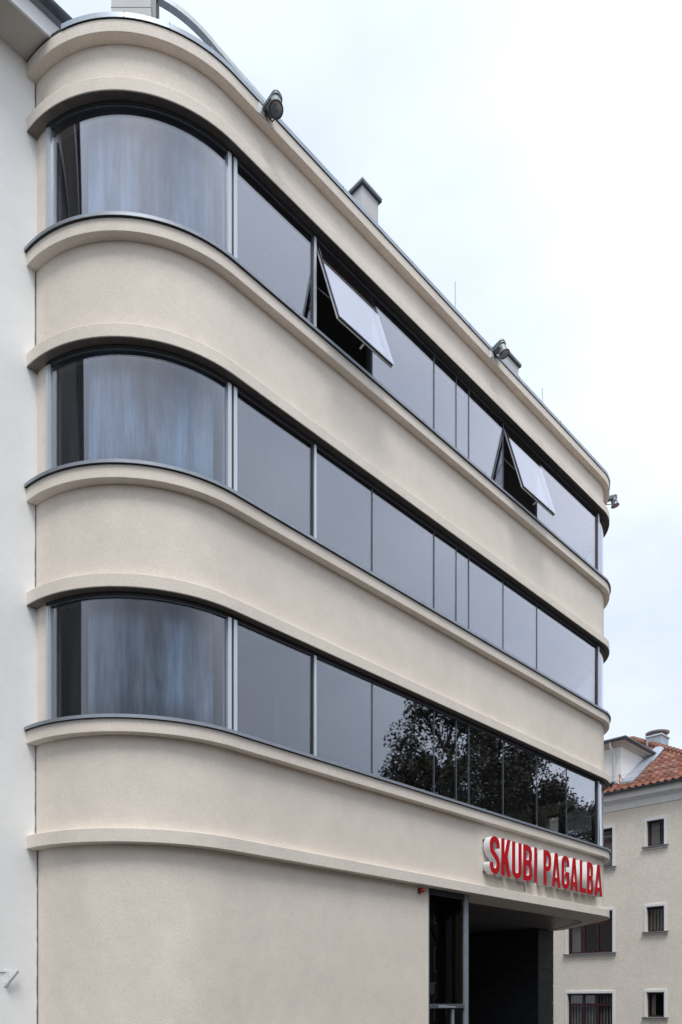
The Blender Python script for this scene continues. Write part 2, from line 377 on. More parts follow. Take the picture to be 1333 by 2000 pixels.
# ribbon windows
GP = -0.01                               # glass plane offset
CUTS = [0.02, 1.70, 3.08, 4.84, 5.55, 5.98, 7.235, 8.62, 9.98, 11.50]
PH0 = 75.2                               # left jamb of the curved pane
for i, F in enumerate(FL):
    s, l = F['sill'], F['lin']
    zb, zt = s + 0.006, l - 0.008
    W = sweep([(-0.10, zt - 0.050), (0.022, zt - 0.050), (0.022, zt), (-0.10, zt)], ('L', PH0 + 2.4)).build('ribbon_window', 'anthracite', B, smooth=30)
    sweep([(-0.095, zt - 0.068), (0.012, zt - 0.068), (0.012, zt - 0.0505), (-0.095, zt - 0.0505)], ('L', PH0 + 2.0)).build('head_rail', 'anthracite_light', W, smooth=30)
    sweep([(-0.10, zb), (0.012, zb), (0.012, zb + 0.05), (-0.10, zb + 0.05)], ('L', PH0 + 2.0)).build('bottom_rail', 'anthracite', W, smooth=30)
    # left beige jamb and aluminium post
    sweep([(-T, s - 0.01), (-0.012, s - 0.01), (-0.012, l + 0.01), (-T, l + 0.01)], 'start', ('L', PH0 + 2.5)).build('jamb', 'stucco', W, smooth=30)
    sweep([(-0.10, zb), (0.026, zb), (0.026, zt - 0.052), (-0.10, zt - 0.052)], ('L', PH0 + 2.4), ('L', PH0 + 0.9)).build('mullion', 'aluminium', W, smooth=30)
    sweep([(-0.10, zb), (0.018, zb), (0.018, zt - 0.052), (-0.10, zt - 0.052)], ('L', PH0 + 0.85), ('L', PH0)).build('mullion', 'aluminium', W, smooth=30)
    # panes
    g0, g1 = zb + 0.02, zt - 0.03
    def pane(a, b):
        o_ = sweep([(GP - 0.012, g0), (GP, g0), (GP, g1), (GP - 0.012, g1)], a, b).build('pane', 'glass', W, smooth=30)
        if a[0] == 'F' and b[0] == 'F':              # no two panes sit quite in one plane
            ta, tb = random.uniform(-0.003, 0.003), random.uniform(-0.003, 0.003); xc = (a[1] + b[1])/2; zc = (g0 + g1)/2
            for v_ in o_.data.vertices: v_.co.y += (v_.co.x - xc)*ta + (v_.co.z - zc)*tb
    pane(('L', PH0 + 0.4), ('L', 1.0))
    # double aluminium mullion at the springing of the curve
    for (x0, x1, pp) in ((-0.075, -0.012, 0.035), (0.030, 0.092, 0.035)):
        MB().box(x0, x1, -pp, 0.10, zb, zt - 0.052).build('mullion', 'aluminium', W, bevel=0.003)
    MB().box(-0.012, 0.030, -0.005, 0.10, zb, zt - 0.052).build('mullion_core', 'anthracite', W)
    opened = (1, 6) if i == 2 else ()
    for k in range(len(CUTS)-1):
        if i > 0 and k == 7: continue            # one wide pane instead of two on the upper floors
        a = CUTS[k]; b = CUTS[k+1]
        if i > 0 and k == 8: a = CUTS[7]
        if k in opened: continue
        pane(('F', a + 0.012), ('F', b - 0.012))
    for k in range(1, len(CUTS)):
        x = CUTS[k]
        if i > 0 and k == 8: continue
        if k == 1:
            MB().box(x - 0.045, x + 0.005, -0.028, 0.12, zb, zt - 0.052).build('mullion', 'aluminium', W, bevel=0.003)
            MB().box(x - 0.085, x - 0.046, -0.005, 0.12, zb, zt - 0.052).build('mullion', 'anthracite', W)
        elif k == len(CUTS) - 1:
            MB().box(x - 0.02, x + 0.05, -0.010, 0.12, zb, zt - 0.052).build('mullion', 'anthracite', W)
            MB().box(x + 0.051, x + 0.105, -0.028, 0.12, zb, zt - 0.052).build('mullion', 'aluminium', W, bevel=0.003)
        else:
            MB().box(x - 0.011, x + 0.011, 0.002, 0.035, zb, zt - 0.052).build('joint_strip', 'anthracite_light', W)
            MB().box(x - 0.028, x + 0.028, 0.036, 0.11, zb, zt - 0.052).build('mullion', 'anthracite', W)
    pane(('F', 11.62), ('R', 49.9)); pane(('S', 0.02), ('S', SIDE - 0.05))
    x, y = pos(('S', 0.0), -0.02)
    MB().tube([(x, y, zb), (x, y, zt - 0.05)], 0.03, 8).build('mullion', 'aluminium', W)
    x, y = pos(('S', SIDE), -0.05)
    MB().tube([(x, y, zb), (x, y, zt - 0.05)], 0.06, 8).build('mullion', 'anthracite', W)
    sweep([(-T, s), (-0.005, s), (-0.005, l), (-T, l)], ('E', 0.4), 'end').build('side_wall', 'stucco', W, smooth=30)

# the two open top-hung sashes on the top floor
def open_sash(x0, x1, ang):
    F = FL[2]; zh = F['lin'] - 0.075; Lh = 1.60; th = 0.075
    S_ = MB()
    mt = Matrix.Translation((0, -0.01, zh)) @ Matrix.Rotation(R(-ang), 4, 'X')
    fw = 0.055
    def bx(*a): return MB().box(*a, mtx=mt)
    root = bx(x0, x0 + fw, 0.012, th, -Lh, 0).build('open_sash', 'anthracite', B)
    bx(x1 - fw, x1, 0.012, th, -Lh, 0).build('sash_stile', 'anthracite', root)
    bx(x0 + fw, x1 - fw, 0.012, th, -Lh, -Lh + fw).build('sash_rail', 'anthracite', root)
    bx(x0 + fw, x1 - fw, 0.012, th, -fw, 0).build('sash_rail', 'anthracite', root)
    bx(x0 - 0.012, x0 - 0.001, 0.045, 0.062, -Lh - 0.004, -0.02).build('gasket', 'galvanised', root)
    bx(x0, x1, 0.045, 0.062, -Lh - 0.012, -Lh - 0.001).build('gasket', 'galvanised', root)
    bx(x0 - 0.010, x1 + 0.010, 0.0, 0.011, -Lh - 0.012, 0.0).build('pane', 'glass', root)
    bx((x0 + x1)/2 - 0.012, (x0 + x1)/2 + 0.012, th, th + 0.10, -Lh + 0.02, -Lh + 0.04).build('sash_handle', 'galvanised', root)
    p0 = mt @ Vector((x0 + 0.01, th + 0.004, -Lh * 0.72)); p1 = Vector((x0 + 0.015, 0.06, zh - Lh * 0.42))
    MB().tube([p0, p1], 0.009, 6).build('stay_arm', 'lamp_dark', root)
    p0 = mt @ Vector((x1 - 0.01, th + 0.004, -Lh * 0.72)); p1 = Vector((x1 - 0.015, 0.06, zh - Lh * 0.42))
    MB().tube([p0, p1], 0.009, 6).build('stay_arm', 'lamp_dark', root)
    return root
open_sash(1.745, 3.045, 18.5)
open_sash(7.275, 8.585, 17.0)

# curtains behind the three curved panes (things of their own)
def curtain(name, phi0, phi1, p, z0, z1, amp, waves, m, label, seed):
    rnd = random.Random(seed); n = 90; mb = MB(); vs = []; fs = []
    off = [rnd.uniform(0, 6.28) for _ in range(4)]
    for j, z in enumerate((z0, z0 + 0.25*(z1-z0), z0 + 0.5*(z1-z0), z0 + 0.75*(z1-z0), z1)):
        for k in range(n + 1):
            t = k / n; a = amp * (0.6*math.sin(waves*t*6.28 + off[0] + 0.25*j*math.sin(off[3] + 3*t)) + 0.4*math.sin(waves*1.73*t*6.28 + off[1])) * (1.15 - 0.1*j)
            x, y = pos(('L', phi0 + (phi1 - phi0)*t), p + a); vs.append((x, y, z))
    r = n + 1
    for j in range(4):
        for k in range(n): fs.append((j*r+k, j*r+k+1, (j+1)*r+k+1, (j+1)*r+k))
    o = mb.add(vs, fs).build(name, m, None, smooth=60)
    sd = o.modifiers.new('thickness', 'SOLIDIFY'); sd.thickness = 0.003
    return tag(o, label, 'curtain', 'curtains behind the curved panes')
for i, w in enumerate(('lowest', 'middle', 'top')):
    F = FL[i]
    curtain('curtain', 63.0, 2.0, -0.30, F['sill'] + 0.02, F['lin'] + 0.1, 0.022, 5, 'voile',
            'pale grey voile curtain behind the rounded corner pane of the %s window strip' % w, 11 + i)
    curtain('curtain', 79.0, 69.0, -0.42, F['sill'] + 0.02, F['lin'] + 0.1, 0.035, 3, 'drape',
            'dark drawn-back drape at the left jamb of the %s rounded window' % w, 21 + i)

# entrance: canopy soffit, planks, glazed screen, stone walls
zsf = CAN0 + 0.004
def ring_poly(p, a, b): 
    out = []
    for q in stations(a, b):
        P = pos(q, p)
        if not out or (Vector(P) - Vector(out[-1])).length > 0.004: out.append(P)
    return out
outer = ring_poly(-T + 0.01, ('F', 4.72), ('E', 0.25))
inner = [(4.72, 0.80), (11.2, 0.78), (11.9, 0.80), (12.35, 0.86), (12.65, 0.98), (12.85, 1.14), (13.0, 1.34), (13.35, 1.76), (13.7, 2.18), (13.98, 2.52), (14.0, 2.62)]
soffit = MB().prism(outer + inner[::-1], zsf, zsf + 0.10).build('canopy_soffit', 'stucco', B)
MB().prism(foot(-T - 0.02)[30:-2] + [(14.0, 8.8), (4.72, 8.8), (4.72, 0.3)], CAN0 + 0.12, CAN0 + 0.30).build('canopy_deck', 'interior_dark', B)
def x_end(y):                            # right end of a plank at depth y: the offset line of the inner ring
    best = None
    pts = inner
    for (a, b) in zip(pts[:-1], pts[1:]):
        if a[1] <= y <= b[1] and b[1] > a[1]:
            best = a[0] + (b[0]-a[0])*(y-a[1])/(b[1]-a[1])
    return best if best else (pts[-1][0] if y > pts[-1][1] else 11.7)
y = 0.81
while y < 6.4:
    xe = min(x_end(y + 0.02), x_end(y + 0.12)) - 0.01
    if y > 2.5: xe = 13.95
    MB().box(6.14, xe, y, y + 0.130, zsf + 0.008, zsf + 0.03).build('plank', 'plank_dark', soffit, bevel=0.003)
    y += 0.145
# glazed screen with door left of the recess
E_ = MB().box(4.712, 4.76, 0.05, 0.16, 0.12, CAN0 - 0.002).build('entrance_screen', 'anthracite_light', B)
MB().box(4.762, 5.90, 0.06, 0.16, CAN0 - 0.12, CAN0 - 0.002).build('head_rail', 'anthracite', E_)
MB().box(5.905, 6.02, 0.05, 0.165, 0.12, CAN0 - 0.002).build('post', 'zinc', E_, bevel=0.006)
MB().box(6.022, 6.06, 0.06, 0.175, 0.12, CAN0 - 0.002).build('post', 'anthracite_light', E_, bevel=0.006)
MB().box(4.762, 5.903, 0.055, 0.15, 2.00, 2.085).build('transom', 'anthracite_light', E_, bevel=0.004)
MB().box(5.02, 5.28, 0.015, 0.054, 2.005, 2.055).build('door_closer', 'zinc', E_, bevel=0.008)
MB().box(5.28, 5.55, 0.020, 0.040, 2.02, 2.035).build('closer_arm', 'galvanised', E_)
MB().box(4.762, 5.903, 0.095, 0.107, 2.097, CAN0 - 0.122).build('pane', 'glass_smoked', E_)
MB().box(4.762, 5.903, 0.095, 0.107, 0.14, 1.983).build('pane', 'glass_smoked', E_)
MB().box(5.50, 5.56, 0.06, 0.14, 0.14, 1.984).build('door_stile', 'zinc', E_)
MB().box(4.77, 5.02, 0.13, 0.22, 2.27, 2.47).build('emergency_light', 'white_paint', E_, bevel=0.01)
MB().box(4.77, 5.06, 0.125, 0.225, 2.472, 2.50).build('light_cover', 'white_paint', E_)
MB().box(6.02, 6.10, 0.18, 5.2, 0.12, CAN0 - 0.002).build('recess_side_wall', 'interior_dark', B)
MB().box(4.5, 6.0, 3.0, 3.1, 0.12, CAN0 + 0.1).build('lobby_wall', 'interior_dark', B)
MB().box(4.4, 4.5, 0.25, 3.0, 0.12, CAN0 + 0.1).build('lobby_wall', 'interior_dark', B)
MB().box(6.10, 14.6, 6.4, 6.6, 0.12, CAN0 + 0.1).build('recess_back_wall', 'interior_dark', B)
SW = MB().box(13.40, 14.22, 2.76, 6.39, 0.12, CAN0 - 0.004).build('stone_wall', 'stone_dark', B)
z = 0.13; k = 0
th_ = 0.497
while z < CAN0 - 0.02:
    z1 = min(z + th_ - 0.006, CAN0 - 0.01)
    MB().box(13.372, 14.262, 2.725, 2.758, z, z1).build('stone_tile', 'stone_dark', SW, bevel=0.003)
    for yy in range(4):
        MB().box(13.372, 13.398, 2.765 + yy*0.905, 2.765 + yy*0.905 + 0.899, z, z1).build('stone_tile', 'stone_dark', SW, bevel=0.003)
        MB().box(14.224, 14.262, 2.765 + yy*0.905, 2.765 + yy*0.905 + 0.899, z, z1).build('stone_tile', 'stone_dark', SW, bevel=0.003)
    z += th_
MB().box(6.12, 6.34, 0.30, 0.42, CAN0 - 0.10, CAN0 - 0.002).build('canopy_bracket', 'stucco', B)

# roof: deck, chimneys, rail
MB().prism(foot(-T - 0.008), 15.285, 15.40).build('roof_deck', 'slate_metal', B)
def chimney(cx, cy, w, d, z1, rot, cap=True):
    mt = Matrix.Translation((cx, cy, 0)) @ Matrix.Rotation(R(rot), 4, 'Z')
    c = MB().box(-w/2, w/2, -d/2, d/2, 15.40, z1, mtx=mt).build('chimney', 'chimney_render', B, bevel=0.006)
    zz = 16.3
    while zz < z1:
        MB().box(-w/2 - 0.003, w/2 + 0.003, -d/2 - 0.003, d/2 + 0.003, zz, zz + 0.006, mtx=mt).build('panel_joint', 'slate_metal', c); zz += 0.78
    if cap:
        MB().box(-w/2 - 0.05, w/2 + 0.05, -d/2 - 0.05, d/2 + 0.05, z1 + 0.001, z1 + 0.045, mtx=mt).build('chimney_cap', 'slate_metal', c)
        MB().box(-w/2 - 0.055, w/2 + 0.055, -d/2 - 0.055, d/2 + 0.055, z1 + 0.046, z1 + 0.075, mtx=mt).build('cap_flashing', 'galvanised', c)
    return c
chimney(-0.33, 2.08, 0.63, 0.5, 19.6, 44.34 - 90)
chimney(4.13, 1.17, 0.46, 0.34, 17.72, 0)
chimney(9.17, 1.17, 0.60, 0.34, 17.50, 0)
# black pipe beside the first chimney
MB().tube([(-0.20, 1.62, 15.4), (-0.20, 1.62, 19.2)], 0.022, 8).build('vent_pipe', 'anthracite', B)
# curved roof rail (flat bar following the rounded corner)
rp = sweep([(-0.36, 16.40), (-0.27, 16.40), (-0.27, 16.47), (-0.36, 16.47)], ('L', 30.5), ('F', 1.0)).build('roof_rail', 'galvanised', B, smooth=30)
rail_drop = lambda x: 0.24 * min(1.0, max(0.0, (x + 1.0) / 1.2))      # the rail falls towards the straight front
for v_ in rp.data.vertices: v_.co.z -= rail_drop(v_.co.x)
for q in (('L', 30.0), ('F', 0.95)):
    x, y = pos(q, -0.315); MB().tube([(x, y, 15.4), (x, y, 16.402 - rail_drop(x))], 0.016, 8).build('rail_post', 'anthracite', rp)

# ------------------------------------------------------------------ sign letters
H_, w_ = 0.775, 0.116
def arc(cx, cy, rx, ry, a0, a1, n=8):
    return [(cx + rx*math.cos(R(a0 + (a1-a0)*i/n)), cy + ry*math.sin(R(a0 + (a1-a0)*i/n))) for i in range(n+1)]
def stroke(pts, w):
    pts = [Vector(p) for p in pts]; Lf = []; Rt = []
    for i, p in enumerate(pts):
        if i == 0: d = (pts[1]-p).normalized(); m = Vector((-d.y, d.x)); k = 1
        elif i == len(pts)-1: d = (p-pts[i-1]).normalized(); m = Vector((-d.y, d.x)); k = 1
        else:
            d0 = (p-pts[i-1]).normalized(); d1 = (pts[i+1]-p).normalized()
            n0 = Vector((-d0.y, d0.x)); n1 = Vector((-d1.y, d1.x)); m = (n0+n1).normalized(); k = 1/max(0.5, m.dot(n0))
        Lf.append(p + m*w/2*k); Rt.append(p - m*w/2*k)
    return [tuple(q) for q in Lf + Rt[::-1]]
def letter_shape(ch, W):
    w = w_; h = H_
    if ch == 'I': return [[(0,0),(W,0),(W,h),(0,h)]]
    if ch == 'L': return [[(0,0),(W,0),(W,w),(w,w),(w,h),(0,h)]]
    if ch == 'K':
        return [[(0,0),(w,0),(w,0.30*h),(w*1.35,0.40*h),(W-w*1.12,0),(W,0),(w*2.02,0.555*h),(W-0.005,h),(W-w*1.1,h),(w,0.56*h),(w,h),(0,h)]]
    if ch == 'A':
        a = W/2 - 0.066; b = W/2 + 0.066
        def xl(z, off): return off + (a)*z/h
        zb0, zb1 = 0.155*h, 0.275*h
        out = [(0,0),(w*0.98,0),(w*0.98 + a*zb0/h*0.90, zb0),(W - w*0.98 - a*zb0/h*0.90, zb0),(W - w*0.98,0),(W,0),(b,h),(a,h)]
        hole = [(w*0.98 + a*zb1/h*0.90, zb1),(W - w*0.98 - a*zb1/h*0.90, zb1),(W/2, 0.80*h)]
        return [out, hole]
    if ch == 'P':
        r = W*0.52
        z0 = 0.40*h
        out = [(0,0),(w,0),(w,z0),(W-r,z0)] + arc(W-r, z0+r, r, r, -90, 0) + arc(W-r, h-r, r, r, 0, 90) + [(0,h)]
        r2 = r - w
        hole = [(w,z0+w),(W-r,z0+w)] + arc(W-r, z0+r, r2, r2, -90, 0) + arc(W-r, h-r, r2, r2, 0, 90) + [(w,h-w)]
        return [out, hole]
    if ch == 'B':
        r = W*0.48; m = 0.51*h
        out = [(0,0),(W-r,0)] + arc(W-r, r, r, r, -90, 0) + [(W, m-0.10),(W-0.035, m),(W-0.008, m+0.10)] + arc(W-r-0.006, h-r, r, r, 0, 90) + [(0,h)]
        r2 = r - w
        h1 = [(w,w),(W-r,w)] + arc(W-r, r, r2, r2, -90, 0) + arc(W-r, m-w*0.5-r2, r2, r2, 0, 90) + [(w, m-w*0.5)]
        h2 = [(w,m+w*0.5),(W-r-0.006,m+w*0.5)] + arc(W-r-0.006, m+w*0.5+r2, r2, r2, -90, 0) + arc(W-r-0.006, h-r, r2, r2, 0, 90) + [(w,h-w)]
        return [out, h1, h2]
    c = w/2
    if ch == 'U':
        r = W/2 - c
        return [stroke([(c,h),(c,r+c)] + arc(W/2, r+c, r, r, 180, 360, 14)[1:] + [(W-c,h)], w)]
    if ch == 'G':
        r = W/2 - c
        return [stroke([(W-c, 0.68*h),(W-c,h-r-c)] + arc(W/2, h-r-c, r, r, 0, 180, 14)[1:] + arc(W/2, r+c, r, r, 180, 360, 14) + [(W-c, 0.445*h),(W/2-0.005, 0.445*h)], w)]
    if ch == 'S':
        r = W/2 - c
        p = [(W-c, 0.70*h),(W-c,h-r-c)] + arc(W/2, h-r-c, r, r, 0, 180, 12)[1:] + [(c, 0.70*h),(c+0.012,0.635*h),(c+0.045,0.575*h),(W-c-0.045,0.425*h),(W-c-0.012,0.365*h),(W-c,0.30*h)] + arc(W/2, r+c, r, r, 0, -180, 12) + [(c, 0.30*h)]
        return [stroke(p, w)]
def flat_curve(shape, depth, name):
    cu = bpy.data.curves.new(name, 'CURVE'); cu.dimensions = '2D'; cu.fill_mode = 'BOTH'; cu.extrude = depth/2
    for poly in shape:
        sp = cu.splines.new('POLY'); sp.points.add(len(poly)-1)
        for k, (x, y) in enumerate(poly): sp.points[k].co = (x, y, 0, 1)
        sp.use_cyclic_u = True
    t = bpy.data.objects.new(name, cu); col.objects.link(t)
    dg = bpy.context.evaluated_depsgraph_get(); dg.update()
    me = bpy.data.meshes.new_from_object(t.evaluated_get(dg)); me.name = name
    bpy.data.objects.remove(t); bpy.data.curves.remove(cu)
    me.materials.clear()
    return me
sign = empty('wall_sign', (6.43, -0.03, 4.75))
tag(sign, 'raised red letters with white sides above the entrance', 'sign')
SPOTS = [('S',6.433,6.794),('K',6.858,7.212),('U',7.271,7.641),('B',7.715,8.076),('I',8.168,8.276),('P',8.563,8.902),('A',8.941,9.316),
         ('G',9.380,9.738),('A',9.795,10.149),('L',10.256,10.558),('B',10.618,10.937),('A',11.012,11.421)]
for ch, x0, x1 in SPOTS:
    sh = letter_shape(ch, x1 - x0)
    me = flat_curve(sh, 0.145, 'letter'); o = obj('letter', me, 'sign_white', sign)
    o.location = (x0 - 6.43, -0.192 + 0.0725 + 0.006 + 0.03, 0.0); o.rotation_euler = (R(90), 0, 0)
    mf = flat_curve(sh, 0.008, 'letter_face'); q = obj('letter_face', mf, 'sign_red', o)
    q.location = (0, 0, 0.0725 + 0.0045)
    for xx in ((0.04, x1 - x0 - 0.04) if x1 - x0 > 0.2 else (0.05,)):
        m_ = MB().box(xx - 0.014, xx + 0.014, 0.03, 0.058, -0.072 - 0.046, -0.0725); pz = m_.build('standoff', 'anthracite', o)
    m_ = MB().box(0.03, 0.058, H_ - 0.09, H_ - 0.06, -0.072 - 0.046, -0.0725).build('standoff', 'anthracite', o)
# loose cable below the sign
cb = MB().tube([(8.02,-0.02,4.74),(8.03,-0.025,4.68),(8.045,-0.02,4.60),(8.10,-0.015,4.575)], 0.007, 6).build('cable_end', 'anthracite', sign)
cb.matrix_parent_inverse = Matrix.Translation((-6.43, 0.03, -4.75))

# red alarm beacon under the canopy band
bc = empty('alarm_beacon', (4.42, 0.03, 4.20)); tag(bc, 'small red alarm beacon beside the entrance glazing', 'alarm beacon')
mt = Matrix.Rotation(R(90), 4, 'X')
MB().lathe([(0.055,0),(0.055,0.02),(0.05,0.03)], 20, mt).build('beacon_base', 'anthracite', bc, smooth=30)
MB().lathe([(0.045,0.031),(0.048,0.06),(0.044,0.10),(0.03,0.118),(0.006,0.124)], 20, mt).build('beacon_lens', 'beacon_red', bc, smooth=40)

# ------------------------------------------------------------------ floodlights
def floodlight(loc, axis, wall, label, plate):
    """beam along axis; wall: direction back to the wall; plate: (point on the wall, outward normal)"""
    SC = 0.62; ZS = 0.72
    root = empty('floodlight', loc); tag(root, label, 'floodlight', 'floodlights on the roof edge'); root.scale = (SC, SC, SC)
    zax = Vector(axis).normalized(); ux = Vector(wall); ux = (ux - zax*ux.dot(zax)).normalized(); vx = zax.cross(ux); zs = zax*ZS
    mt = Matrix(((vx.x, ux.x, zs.x, 0), (vx.y, ux.y, zs.y, 0), (vx.z, ux.z, zs.z, 0), (0,0,0,1)))
    # local: z = beam, y = back to the wall, x = sideways
    hd = MB().lathe([(0.115,-0.20),(0.130,-0.17),(0.135,-0.05),(0.142,0.10),(0.160,0.17),(0.172,0.19),(0.172,0.215),(0.150,0.215),(0.142,0.19),(0.125,0.10),(0.08,0.0),(0.02,-0.03)], 28, mt).build('lamp_head', 'lamp_grey', root, smooth=35)
    MB().lathe([(0.175,0.185),(0.178,0.19),(0.178,0.222),(0.150,0.222),(0.150,0.217),(0.174,0.216)], 28, mt, ring=True).build('lamp_rim', 'lamp_dark', hd, smooth=35)
    MB().lathe([(0.138,0.178),(0.118,0.09),(0.075,0.01),(0.02,-0.022)], 24, mt, caps=False).build('lamp_reflector', 'reflector', hd, smooth=40)
    MB().lathe([(0.148,0.205),(0.148,0.209)], 28, mt).build('lens', 'glass_house', hd)
    MB().tube([mt @ Vector((0,0,-0.01)), mt @ Vector((0,0,0.13))], 0.026, 8).build('bulb', 'white_paint', hd)
    # control-gear box across the back of the lamp: rounded, in layers
    def rbox(z0, z1, hw, y0, y1):
        pl = []; r = hw * 0.8
        for (cx, cy, a0) in ((hw-r, y1-r, 0), (-hw+r, y1-r, 90), (-hw+r, y0+r, 180), (hw-r, y0+r, 270)):
            pl += [(cx + r*math.cos(R(a0+15*i)), cy + r*math.sin(R(a0+15*i))) for i in range(7)]
        n = len(pl)
        vs = [mt @ Vector((x, y, z0)) for x, y in pl] + [mt @ Vector((x, y, z1)) for x, y in pl]
        return MB().add(vs, [tuple(range(n)), tuple(range(2*n-1, n-1, -1))] + [(i, (i+1) % n, n+(i+1) % n, n+i) for i in range(n)])
    gb = rbox(-0.27, -0.201, 0.135, -0.15, 0.42).build('gear_box', 'lamp_grey', root, smooth=30)
    rbox(-0.295, -0.271, 0.142, -0.157, 0.427).build('gear_seal', 'lamp_dark', gb, smooth=30)
    rbox(-0.37, -0.296, 0.135, -0.15, 0.42).build('gear_lid', 'lamp_grey', gb, smooth=30)
    # yoke and arms back to the wall plate
    w0 = (Vector(plate[0]) - Vector(loc)) / SC
    for s_ in (-1, 1):
        a = mt @ Vector((s_*0.155, 0.0, -0.02)); b = mt @ Vector((s_*0.155, 0.30, -0.10))
        MB().tube([a, b], 0.016, 6).build('yoke_arm', 'lamp_dark', root)
        MB().tube([b, w0 + Vector((s_*0.04, -0.02, -0.02))], 0.014, 6).build('bracket_arm', 'lamp_dark', root)
    MB().tube([mt @ Vector((-0.155, 0.30, -0.10)), mt @ Vector((0.155, 0.30, -0.10))], 0.016, 6).build('yoke_bar', 'lamp_dark', root)
    MB().tube([mt @ Vector((0.0, 0.40, -0.22)), mt @ Vector((0.09, 0.40, -0.10)), w0 + Vector((0.05, -0.05, 0.03))], 0.010, 6).build('lamp_cable', 'anthracite', root)
    nx, ny = plate[1]; tx, ty = -ny, nx
    pm = Matrix(((tx, -nx, 0, w0.x), (ty, -ny, 0, w0.y), (0, 0, 1, w0.z), (0, 0, 0, 1)))
    MB().box(-0.11, 0.11, -0.012, 0.0, -0.125, 0.125, mtx=pm).build('wall_plate', 'white_paint', root)
    MB().box(-0.05, 0.05, -0.05, -0.0125, -0.08, 0.03, mtx=pm).build('plate_clamp', 'galvanised', root, bevel=0.005)
    return root
floodlight((0.545, -0.367, 15.345), (-0.16, -0.22, -0.96), (0, 1, 0), 'floodlight with big round lens nearest the chimney above the curved corner', ((0.465, -0.143, 15.382), (0, -1)))
floodlight((6.70, -0.33, 15.46), (0.16, -0.30, -0.94), (-0.1, 1, 0), 'middle floodlight on the parapet in front of a roof chimney', ((6.57, -0.143, 15.382), (0, -1)))
x3, y3 = pos(('R', 46.0), 0.143); n3 = (math.sin(R(46)), -math.cos(R(46)))
floodlight((13.02, 0.235, 15.52), (0.20, -0.15, -0.96), (-n3[0], -n3[1], 0), 'farthest floodlight sticking out at the right end of the building', ((x3, y3, 15.382), n3))

# lightning rods
for (x, z1, lb) in ((6.20, 17.09, 'thin lightning rod left of the middle floodlight'), (9.72, 16.87, 'thin lightning rod right of the last roof chimney')):
    r_ = MB().tube([(x, 0.5, 15.4), (x, 0.5, z1 - 0.02), (x, 0.5, z1)], [0.014, 0.013, 0.006], 6).build('lightning_rod', 'galvanised')
    tag(r_, lb, 'lightning rod', 'lightning rods on the roof')

# ------------------------------------------------------------------ white neighbour on the left
N = empty('white_building', (-4, 2.0, 0)); N.location = (0, 0, 0)
tag(N, 'white rendered building with overhanging eave at the left edge', 'building')
YW = 1.862
MB().box(-16, -1.90, YW, YW + 0.4, 0.05, 15.66).build('wall', 'white_render', N)
# unseen dark panels added to the white front to darken the curved panes' reflection
mat('dark_panel', (0.035, 0.038, 0.036), 0.7, noise=[(3, 0.25, (1, 1, 0.3))])
for kx in range(7):
    for kz in range(5):
        MB().box(-2.75 - 1.5*(kx+1) + 0.012, -2.75 - 1.5*kx - 0.012, YW - 0.05, YW - 0.001, 0.4 + 2.95*kz, 0.4 + 2.95*kz + 2.93).build('added_dark_panel', 'dark_panel', N)
# open joint against the beige building
for (za, zb_) in ((0.1, CAN0 - 0.004), (CAN1 + 0.004, FL[0]['sill'] - 0.24), (FL[0]['lin'] + 0.19, FL[1]['sill'] - 0.24), (FL[1]['lin'] + 0.19, FL[2]['sill'] - 0.24), (FL[2]['lin'] + 0.19, COR0 - 0.004)):
    mb = MB(); zz = za; rnd = random.Random(int(za*10)); lft = []; 
    while zz < zb_: lft.append((rnd.uniform(0.006, 0.017), zz)); zz += rnd.uniform(0.05, 0.16)
    lft.append((0.008, zb_))
    xb_ = -2.068 + (0.028 if za < 1 else 0.0)
    vs = [(xb_ - w, YW - 0.003, z) for w, z in lft] + [(xb_ + 0.01, YW - 0.003, z) for w, z in lft] + [(xb_ - w, YW + 0.01, z) for w, z in lft] + [(xb_ + 0.01, YW + 0.01, z) for w, z in lft]
    n = len(lft); fs = []
    for i in range(n-1): fs += [(i, n+i, n+i+1, i+1), (i, i+1, 2*n+i+1, 2*n+i), (n+i, 3*n+i, 3*n+i+1, n+i+1), (2*n+i, 2*n+i+1, 3*n+i+1, 3*n+i)]
    mb.add(vs, fs).build('joint_gap', 'dark_soffit', N)
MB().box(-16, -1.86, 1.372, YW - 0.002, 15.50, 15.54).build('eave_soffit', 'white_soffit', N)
MB().box(-16, -1.78, 1.335, 1.370, 15.488, 15.72).build('fascia', 'white_paint', N, bevel=0.004)
# half-round gutter
pl = [(1.332 - 0.075 + 0.075*math.cos(R(a)), 15.83 + 0.075*math.sin(R(a))) for a in range(180, 361, 15)]
pl2 = [(1.332 - 0.075 + 0.068*math.cos(R(a)), 15.83 + 0.068*math.sin(R(a))) for a in range(360, 179, -15)]
gp = pl + pl2; n = len(gp); mb = MB()
mb.add([(-16, y, z) for y, z in gp] + [(-1.62, y, z) for y, z in gp], [(i, (i+1) % n, n + (i+1) % n, n + i) for i in range(n)] + [tuple(range(n)), tuple(range(2*n-1, n-1, -1))])
gt = mb.build('gutter', 'slate_metal', N, smooth=40)
MB().box(-1.625, -1.61, 1.18, 1.335, 15.752, 15.835).build('gutter_end', 'slate_metal', gt)
for xg in (-2.6, -4.2):
    MB().box(xg, xg + 0.03, 1.18, 1.336, 15.74, 15.752).build('gutter_bracket', 'anthracite', gt)
mb = MB(); mb.add([(-16, 1.28, 15.90), (-1.7, 1.28, 15.90), (-1.7, 6.5, 18.9), (-16, 6.5, 18.9), (-16, 1.28, 15.84), (-1.7, 1.28, 15.84), (-1.7, 6.5, 18.7), (-16, 6.5, 18.7)], [(0,1,2,3),(7,6,5,4),(0,4,5,1),(1,5,6,2),(2,6,7,3),(3,7,4,0)])
mb.build('roof', 'slate_metal', N)
